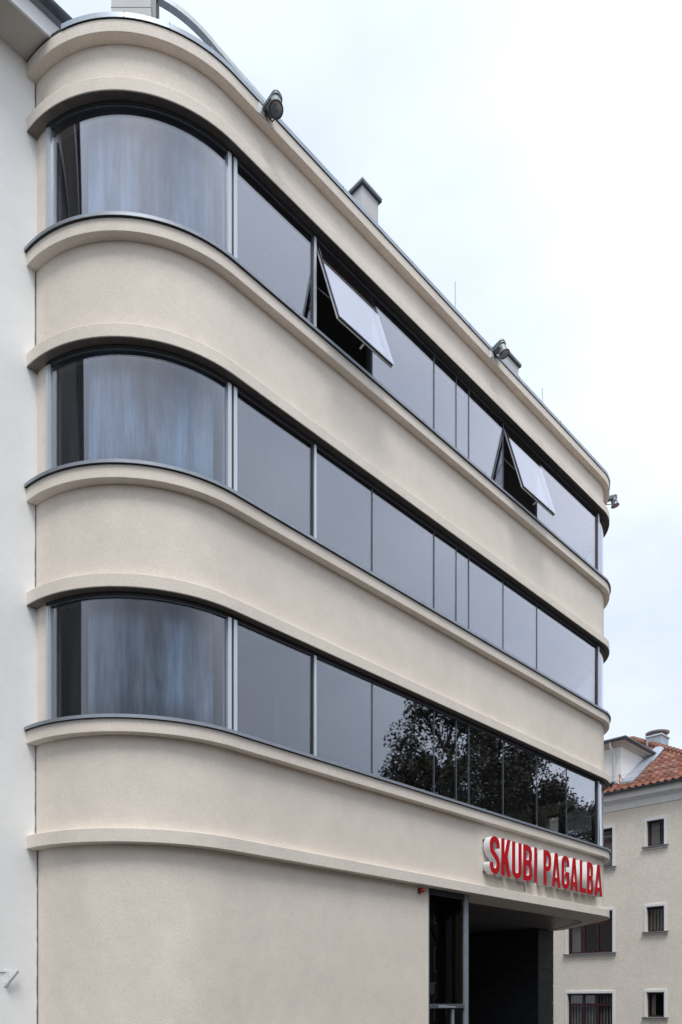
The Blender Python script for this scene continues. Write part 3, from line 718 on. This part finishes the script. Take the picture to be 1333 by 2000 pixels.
# flag holder tube
fh = empty('flag_holder', (-2.44, YW, 2.47)); tag(fh, 'slanted steel flag holder tube on the white wall', 'flag holder')
d = Vector((0.10, -0.05, 0.15)).normalized(); t0 = Vector((-0.055, -0.045, -0.10)); t1 = t0 + d*0.235
ax = Matrix.Translation(t0) @ d.to_track_quat('Z', 'Y').to_matrix().to_4x4()
MB().lathe([(0.028,0.0),(0.028,0.23),(0.021,0.232),(0.021,0.08)], 18, ax).build('tube', 'galvanised', fh, smooth=40)
MB().box(-0.085, -0.02, -0.012, -0.001, -0.14, 0.09).build('back_plate', 'white_paint', fh, bevel=0.003)
MB().tube([(-0.055,-0.01,-0.12),(-0.055,-0.05,-0.13)], 0.012, 8).build('bolt', 'galvanised', fh)
MB().tube([(-0.05,-0.01,0.055),(-0.2,-0.012,0.06),(-0.5,-0.012,0.065)], 0.005, 6).build('wire', 'anthracite', fh)

# ------------------------------------------------------------------ tiled house on the right
Hs = empty('tiled_house', (22, 4, 0)); Hs.location = (0, 0, 0)
tag(Hs, 'cream rough-rendered house with red tiled roof on the right', 'house')
XH = 19.6
wins = [  # y0, y1, z0, z1 of the openings, panes
    (1.53, 2.12, 7.50, 8.38, 1, 'curtain'), (1.53, 2.12, 4.56, 5.42, 1, 'blind'), (1.53, 2.12, 1.62, 2.48, 1, 'half'),
    (3.36, 5.10, 6.98, 8.36, 3, 'bands'), (3.36, 5.10, 3.92, 5.42, 3, 'half'), (3.36, 5.10, 0.90, 2.46, 3, 'blind')]
ys = sorted({-0.35, 12.0} | {w[0] for w in wins} | {w[1] for w in wins})
zs_ = sorted({0.05, 9.45} | {w[2] for w in wins} | {w[3] for w in wins})
mb = MB()
for ya, yb in zip(ys[:-1], ys[1:]):
    for za, zb in zip(zs_[:-1], zs_[1:]):
        if any(w[0] <= ya and yb <= w[1] and w[2] <= za and zb <= w[3] for w in wins): continue
        mb.add([(XH, ya, za), (XH, yb, za), (XH, yb, zb), (XH, ya, zb)], [(0,1,2,3)])
for w in wins:
    y0, y1, z0, z1 = w[:4]; q = [(y0,z0),(y1,z0),(y1,z1),(y0,z1)]
    for k in range(4):
        a, b = q[k], q[(k+1) % 4]
        mb.add([(XH, *a), (XH, *b), (XH+0.22, *b), (XH+0.22, *a)], [(0,1,2,3)])
me = mb.mesh('wall')
bm = bmesh.new(); bm.from_mesh(me); bmesh.ops.remove_doubles(bm, verts=bm.verts, dist=0.0005); bm.to_mesh(me); bm.free()
wall = obj('wall', me, 'house_render', Hs)
MB().box(XH, 30.0, -0.36, -0.352, 0.05, 9.45).build('wall', 'house_render', Hs)
MB().box(XH + 0.9, XH + 1.0, -0.3, 12, 0.05, 9.4).build('inner_wall', 'interior_dark', Hs)
for (y0, y1, z0, z1, n, cover) in wins:
    s = 0.09
    # white surround, proud of the render
    W = MB().box(XH - 0.035, XH + 0.10, y0 - s, y0 - 0.002, z0 - 0.0, z1 + s).build('window', 'white_paint', Hs, bevel=0.005)
    MB().box(XH - 0.035, XH + 0.10, y1 + 0.002, y1 + s, z0, z1 + s).build('surround', 'white_paint', W, bevel=0.005)
    MB().box(XH - 0.035, XH + 0.10, y0 - 0.001, y1 + 0.001, z1 + 0.002, z1 + s).build('surround', 'white_paint', W, bevel=0.005)
    MB().box(XH - 0.050, XH + 0.12, y0 - 0.001, y1 + 0.001, z1 - 0.015, z1 + 0.0015).build('drip_flashing', 'grey_sill', W)
    MB().box(XH - 0.11, XH + 0.12, y0 - s - 0.06, y1 + s + 0.06, z0 - 0.045, z0 - 0.003).build('sill', 'grey_sill', W, bevel=0.004)
    MB().box(XH - 0.05, XH + 0.0, y0 - s - 0.05, y1 + s + 0.05, z0 - 0.10, z0 - 0.047).build('sill_block', 'white_paint', W)
    fx0, fx1, fw = XH + 0.085, XH + 0.14, 0.06
    MB().box(fx0, fx1, y0, y0 + fw, z0, z1 - 0.016).build('frame', 'burgundy', W); MB().box(fx0, fx1, y1 - fw, y1, z0, z1 - 0.016).build('frame', 'burgundy', W)
    MB().box(fx0, fx1, y0 + fw, y1 - fw, z0, z0 + fw).build('frame', 'burgundy', W); MB().box(fx0, fx1, y0 + fw, y1 - fw, z1 - fw - 0.016, z1 - 0.016).build('frame', 'burgundy', W)
    cuts = [y0 + fw + (y1 - y0 - 2*fw)*k/n for k in range(n+1)]
    for k in range(1, n): MB().box(fx0 - 0.01, fx1, cuts[k] - 0.045, cuts[k] + 0.045, z0 + fw, z1 - fw - 0.016).build('frame_post', 'burgundy', W)
    ztr = z1 - 0.42
    for k in range(n):
        a = cuts[k] + (0.046 if k else 0); b = cuts[k+1] - (0.046 if k < n-1 else 0)
        if n == 3: MB().box(fx0 - 0.01, fx1, a, b, ztr - 0.05, ztr + 0.05).build('transom', 'burgundy', W)
        MB().box(fx0 + 0.02, fx0 + 0.028, a, b, z0 + fw, z1 - fw - 0.016).build('pane', 'glass_house', W)
    xb = fx1 + 0.06
    if cover == 'blind':
        mb = MB(); y = y0 + 0.03
        while y < y1 - 0.09:
            mb.box(xb, xb + 0.012, y, y + 0.065, z0 + 0.03, z1 - 0.10); y += 0.115
        mb.box(xb, xb + 0.03, y0 + 0.02, y1 - 0.02, z1 - 0.10, z1 - 0.06)
        mb.build('vertical_blind', 'blind', W)
    elif cover == 'bands':
        mb = MB()
        for k in range(3): mb.box(xb, xb + 0.012, y0 + 0.02, y1 - 0.02, z1 - 0.15 - 0.13*k, z1 - 0.06 - 0.13*k)
        mb.box(xb, xb + 0.012, y0 + 0.02, y0 + 0.40, z0 + 0.04, z1 - 0.45)
        mb.build('slatted_blind', 'blind', W)
    elif cover == 'curtain':
        mb = MB(); mb.box(xb, xb + 0.015, y1 - 0.36, y1 - 0.08, z0 + 0.04, z1 - 0.05); mb.build('curtain_panel', 'blind', W)
    else:
        mb = MB(); mb.box(xb, xb + 0.015, y1 - (0.22 if n == 1 else 0.42), y1 - 0.08, z0 + 0.04, z1 - 0.05); mb.build('curtain_panel', 'blind', W)
# moulded cornice
def ext_y(prof, y0, y1):
    n = len(prof); return MB().add([(x, y0, z) for x, z in prof] + [(x, y1, z) for x, z in prof],
        [tuple(range(n)), tuple(range(2*n-1, n-1, -1))] + [(i, (i+1) % n, n+(i+1) % n, n+i) for i in range(n)])
ext_y([(XH + 0.1, 8.94), (XH - 0.04, 8.94), (XH - 0.04, 9.17), (XH - 0.09, 9.19), (XH - 0.09, 9.22), (XH - 0.17, 9.23), (XH - 0.17, 9.26), (XH - 0.28, 9.265), (XH - 0.28, 9.49), (XH + 0.1, 9.49)], -0.65, 12).build('eave_cornice', 'white_paint', Hs)
gx, gz, gr = 19.20, 9.52, 0.07
pr = [(gx + gr*math.cos(R(a)), gz + gr*math.sin(R(a))) for a in range(180, 361, 15)] + [(gx + (gr-0.008)*math.cos(R(a)), gz + (gr-0.008)*math.sin(R(a))) for a in range(360, 179, -15)]
gut = ext_y(pr, -0.78, 12).build('gutter', 'slate_metal', Hs, smooth=40)
for k in range(14):
    yk = -0.5 + 0.75*k
    MB().tube([(gx - 0.074, yk, gz + 0.004), (gx - 0.05, yk, gz - 0.056), (gx, yk, gz - 0.078), (gx + 0.05, yk, gz - 0.056)], 0.008, 5).build('gutter_clip', 'anthracite', gut)
# roof: hipped, pitch 32.5 degrees
TP = math.tan(R(32.5)); X0, Y0, Z0 = 19.22, -0.75, 9.53
XR = 25.1; kk = XR - X0; ZR = Z0 + TP*kk
mb = MB()
mb.add([(X0, Y0, Z0), (X0, 12, Z0), (XR, 12, ZR), (XR, Y0 + kk, ZR), (X0 + 2*kk, Y0, Z0), (X0 + 2*kk, 12, Z0)], [(0,3,2,1), (0,4,3), (3,4,5,2), (0,1,5,4)])
roof = mb.build('roof', 'terracotta_b', Hs)
# pantiles: one curved tile mesh, shared
def tile_mesh(m, seed):
    rnd = random.Random(seed); mb = MB(); nx = 8; W, Lg = 0.262, 0.40
    top = []; 
    for j in range(2):
        for i in range(nx + 1):
            t = i/nx; z = 0.030*math.sin(2*math.pi*t) + 0.030
            top.append((W*t, Lg*j, z + 0.022*(1-j)))
    n = nx + 1
    vs = top + [(x, y, z - 0.018) for x, y, z in top]
    fs = []
    for i in range(nx):
        fs += [(i, i+1, n+i+1, n+i), (2*n+i, 3*n+i, 3*n+i+1, 2*n+i+1), (i, 2*n+i, 2*n+i+1, i+1), (n+i, n+i+1, 3*n+i+1, 3*n+i)]
    mb.add(vs, fs); me = mb.mesh('roof_tile', 50); me.materials.append(M[m]); return me
tms = [tile_mesh(m, k) for k, m in enumerate(('terracotta', 'terracotta_b', 'terracotta_c'))]
# tile frame: local x -> -Y (towards the camera side), local y -> up the slope
cp, sp_ = math.cos(R(32.5)), math.sin(R(32.5))
TR = Matrix(((0, cp, -sp_, 0), (-1, 0, 0, 0), (0, sp_, cp, 0), (0, 0, 0, 1)))
rnd = random.Random(5); ntile = 0
for row in range(17):
    d = -0.05 + row*0.335
    for c in range(24):
        yy = Y0 + 0.10 + c*0.252 + 0.26
        sx = d*cp
        if yy - 0.20 < Y0 + sx + 0.05: continue         # beyond the hip
        if yy > 4.4: continue
        if yy > 3.35 and sx > 0.55: continue            # under the dormer
        t = bpy.data.objects.new('roof_tile', tms[rnd.choice((0,0,1,2))]); col.objects.link(t); t.parent = roof
        t.matrix_local = Matrix.Translation((X0 + d*cp, yy + rnd.uniform(-0.006, 0.006), Z0 + d*sp_ + 0.004)) @ TR @ Matrix.Rotation(R(rnd.uniform(-1.2, 1.2)), 4, 'Z')
        ntile += 1
# hip ridge tiles
hd = Vector((1, 1, TP)).normalized()
for k in range(26):
    p = Vector((X0, Y0, Z0 + 0.045)) + hd*(0.10 + 0.345*k)
    q = p + hd*0.38
    if q.x > XR: break
    MB().tube([p + Vector((0,0,0.012)), q], [0.105, 0.085], 10).build('ridge_tile', 'terracotta_c', roof, smooth=50)
# snow guard: brackets and two wires
brk = [(-0.2), 1.0, 2.05, 3.05]
for yk in brk:
    bx_ = X0 + 0.28; bz = Z0 + 0.28*TP + 0.05
    b_ = MB().tube([(bx_, yk, bz - 0.02), (bx_ - 0.03, yk, bz + 0.42)], 0.018, 6).build('snow_guard', 'orange_steel', roof)
    MB().tube([(bx_ + 0.38, yk, bz + 0.22), (bx_ - 0.02, yk, bz + 0.41)], 0.014, 6).build('guard_brace', 'orange_steel', b_)
for h_ in (0.20, 0.38):
    MB().tube([(X0 + 0.26, -0.5, Z0 + 0.28*TP + 0.05 + h_), (X0 + 0.26, 6, Z0 + 0.28*TP + 0.05 + h_)], 0.008, 5).build('guard_wire', 'galvanised', roof)
# dormer
DX, DY, DZ = 19.80, 3.14, 11.26
D_ = MB().box(DX, 25.0, DY, 9.0, 9.6, DZ).build('dormer', 'white_render', Hs)
pr = [(0.0, 0.0), (-0.06, 0.02), (-0.10, 0.07), (-0.18, 0.09), (-0.24, 0.13), (-0.24, 0.19), (0.0, 0.19)]
def eave_loop(pr, z):
    mb = MB(); n = len(pr)
    pts = []
    for (o, dz) in pr: pts.append([(DX + o, 9.0, z + dz), (DX + o, DY + o, z + dz), (25.0, DY + o, z + dz)])
    vs = [p for k in range(3) for p in (pts[i][k] for i in range(n))]; fs = []
    for k in range(2):
        for i in range(n): fs.append((k*n+i, k*n+(i+1) % n, (k+1)*n+(i+1) % n, (k+1)*n+i))
    fs += [tuple(range(n-1, -1, -1)), tuple(range(2*n, 3*n))]
    return mb.add(vs, fs)
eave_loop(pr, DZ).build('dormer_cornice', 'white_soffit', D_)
MB().tube([(DX - 0.29, 9.0, DZ + 0.20), (DX - 0.29, DY - 0.29, DZ + 0.20)], 0.055, 10).build('dormer_gutter', 'slate_metal', D_, smooth=40)
MB().tube([(DX - 0.29, DY - 0.29, DZ + 0.20), (25.0, DY - 0.29, DZ + 0.20)], 0.055, 10).build('dormer_gutter', 'slate_metal', D_, smooth=40)
mb = MB(); e = 0.27
mb.add([(DX-e, DY-e, DZ+0.20), (DX-e, 9, DZ+0.20), (DX+3.2, 9, DZ+0.85), (DX+3.2, DY+2.6, DZ+0.85), (25, DY-e, DZ+0.20), (25, DY+2.6, DZ+0.85)], [(0,3,2,1), (0,4,5,3), (3,5,2), (0,1,4)])
mb.build('dormer_roof', 'slate_metal', D_)
# downpipe with swan neck on the dormer front
MB().tube([(DX-0.26, 3.42, DZ+0.19), (DX-0.26, 3.42, DZ-0.02), (DX-0.10, 3.36, DZ-0.22), (DX-0.07, 3.36, DZ-0.40), (DX-0.07, 3.36, 10.02)], 0.045, 10).build('downpipe', 'galvanised', D_, smooth=50)
MB().tube([(DX-0.07, 3.40, 10.02), (DX-0.16, 3.46, 9.93)], [0.055, 0.062], 12).build('pipe_shoe', 'anthracite', D_, smooth=50)
# lead flashing where the cheek meets the roof
mb = MB(); fz = lambda x: Z0 + TP*(x - X0)
for (a, b) in ((DX - 0.15, DX + 1.55), (DX + 1.55, DX + 3.0)):
    mb.add([(a, DY - 0.52, fz(a) + 0.11), (b, DY - 0.42, fz(b) + 0.11), (b, DY - 0.005, fz(b) + 0.14), (a, DY - 0.005, fz(a) + 0.14),
            (a, DY - 0.52, fz(a) + 0.03), (b, DY - 0.42, fz(b) + 0.03), (b, DY - 0.005, fz(b) + 0.03), (a, DY - 0.005, fz(a) + 0.03)],
           [(0,1,2,3), (4,7,6,5), (0,4,5,1), (1,5,6,2), (2,6,7,3), (3,7,4,0)])
mb.build('flashing', 'coping_metal', D_)
# roof ventilator with round cowl
V = MB().box(-0.36, 0.36, -0.30, 0.30, 11.5, 12.72, mtx=Matrix.Translation((24.0, 3.55, 0))).build('roof_ventilator', 'coping_metal', Hs, bevel=0.01)
mt = Matrix.Translation((24.0, 3.55, 12.72))
MB().box(-0.40, 0.40, -0.34, 0.34, -0.06, 0.0, mtx=mt).build('ventilator_collar', 'galvanised', V)
MB().lathe([(0.22, 0.0), (0.22, 0.10), (0.44, 0.12), (0.46, 0.16), (0.40, 0.20), (0.22, 0.25), (0.05, 0.27)], 28, mt).build('ventilator_cowl', 'galvanised', V, smooth=40)
MB().lathe([(0.17, 11.6), (0.17, 12.85), (0.19, 12.86), (0.19, 12.92), (0.05, 12.95)], 18, Matrix.Translation((24.6, 4.6, 0))).build('vent_stack', 'galvanised', V, smooth=40)

# ------------------------------------------------------------------ street trees, seen in the glass
def tree(loc, top, rad, base, seed, label):
    rnd = random.Random(seed); root = empty('street_tree', loc); tag(root, label, 'tree', 'street trees mirrored in the windows')
    hc = top - base
    tr = MB().tube([(0,0,0), (0.05,0.03,base*0.6), (0.0,0.1,base + hc*0.35), (0.05,0.05,base + hc*0.8)], [0.24, 0.19, 0.13, 0.04], 10)
    trunk = tr.build('trunk', 'bark', root, smooth=60)
    mb = MB()
    clumps = []
    for k in range(120):
        while True:
            p = Vector((rnd.uniform(-1,1), rnd.uniform(-1,1), rnd.uniform(-1,1)))
            if 0.35 < p.length < 1: break
        zz = base + hc*(0.5 + 0.46*p.z)
        wz = 1.0 - 0.45*max(0, p.z)
        c = Vector((p.x*rad*wz, p.y*rad*wz, zz)); clumps.append((c, rnd.uniform(0.35, 0.75)*rad*0.42))
        if k % 4 == 0:
            b0 = Vector((0.03, 0.06, max(base*0.7, zz - 1.2 - rnd.random())))
            MB().tube([b0, (b0 + c)*0.5 + Vector((0,0,0.15)), c], [0.07, 0.045, 0.015], 6).build('limb', 'bark', trunk, smooth=60)
    vs = []; fs = []
    for (c, r) in clumps:
        for _ in range(320):
            d = Vector((rnd.gauss(0,1), rnd.gauss(0,1), rnd.gauss(0,0.75))); d = d.normalized()*r*rnd.random()**0.45
            p = c + d; s = rnd.uniform(0.048, 0.095)
            a = Vector((rnd.gauss(0,1), rnd.gauss(0,1), rnd.gauss(0,1))).normalized(); b = a.cross(Vector((rnd.gauss(0,1), rnd.gauss(0,1), rnd.gauss(0,1)))).normalized()
            i = len(vs); vs += [p - a*s, p + b*s*0.55, p + a*s, p - b*s*0.55]; fs.append((i, i+1, i+2, i+3))
    me = bpy.data.meshes.new('crown'); me.from_pydata([tuple(v) for v in vs], [], fs); me.update()
    o = obj('crown', me, 'leaf', root)
    return root
# ------------------------------------------------------------------ houses across the street, behind the camera
def row_house(x0, x1, yf, eave, ridge, wc, rc, label, seed):
    rnd = random.Random(seed); root = empty('row_house', ((x0 + x1)/2, yf, 0)); root.location = (0, 0, 0)
    tag(root, label, 'house', 'houses across the street')
    yb = yf - 9.0; ym = (yf + yb)/2
    MB().box(x0, x1, yb, yf, 0.0, eave).build('wall', wc, root)
    mb = MB(); a, b = x0 - 0.2, x1 + 0.2
    mb.add([(a, yf + 0.4, eave - 0.1), (b, yf + 0.4, eave - 0.1), (b, ym, ridge), (a, ym, ridge), (a, yb - 0.4, eave - 0.1), (b, yb - 0.4, eave - 0.1)], [(0,1,2,3), (3,2,5,4), (0,3,4), (1,5,2), (0,4,5,1)])
    r = mb.build('roof', rc, root)
    MB().box((x0+x1)/2 + 1.2, (x0+x1)/2 + 1.9, ym - 0.4, ym + 0.4, ridge - 0.6, ridge + 0.9).build('chimney', 'terracotta_b', r)
    n = int((x1 - x0)/2.6); fl = int(eave/3.0)
    for f in range(fl):
        for k in range(n):
            cx_ = x0 + (x1 - x0)*(k + 0.5)/n; z0 = 1.0 + 3.0*f
            if f == 0 and k == n//2:
                MB().box(cx_ - 0.55, cx_ + 0.55, yf, yf + 0.06, 0.0, 2.3).build('door', 'burgundy', root); continue
            w = MB().box(cx_ - 0.6, cx_ + 0.6, yf, yf + 0.05, z0, z0 + 1.5).build('window', 'white_paint', root)
            MB().box(cx_ - 0.52, cx_ - 0.04, yf + 0.051, yf + 0.056, z0 + 0.08, z0 + 1.42).build('pane', 'anthracite', w)
            MB().box(cx_ + 0.04, cx_ + 0.52, yf + 0.051, yf + 0.056, z0 + 0.08, z0 + 1.42).build('pane', 'anthracite', w)
mat('row_wall_a', (0.30, 0.24, 0.18), 0.9, noise=(1, 0.08, (1, 1, 1)), bump=(40, 0.3, 0.01))
mat('row_wall_b', (0.22, 0.20, 0.19), 0.9, noise=(1, 0.08, (1, 1, 1)), bump=(40, 0.3, 0.01))
for (x0, x1, ev, rg, wc, rc, lb) in (
    (-24, -11, 8.2, 11.6, 'row_wall_a', 'terracotta_b', 'brown rendered house across the street, farthest left of the row'),
    (-10.6, 3, 9.0, 12.2, 'row_wall_b', 'slate_metal', 'grey house with slate roof across the street, second from the left of the row'),
    (3.4, 17, 8.4, 11.8, 'row_wall_a', 'terracotta_b', 'brown rendered house across the street opposite the sign'),
    (17.4, 33, 9.2, 12.4, 'row_wall_b', 'terracotta_b', 'grey house with tiled roof across the street behind the trees'),
    (33.4, 52, 8.6, 12.0, 'row_wall_a', 'slate_metal', 'brown house with slate roof across the street, farthest right of the row')):
    row_house(x0, x1, -20.0, ev, rg, wc, rc, lb, int(x0))
tree((17.6, -9.3, 0), 15.2, 2.7, 5.2, 1, 'tallest leafy street tree, mirrored in the lowest window strip')
tree((20.3, -7.6, 0), 12.9, 2.5, 4.4, 2, 'leafy street tree mirrored right of the tallest one')
tree((24.2, -6.0, 0), 11.6, 2.5, 4.0, 3, 'small leafy tree mirrored near the right end of the lowest strip')
print('tiles', ntile)
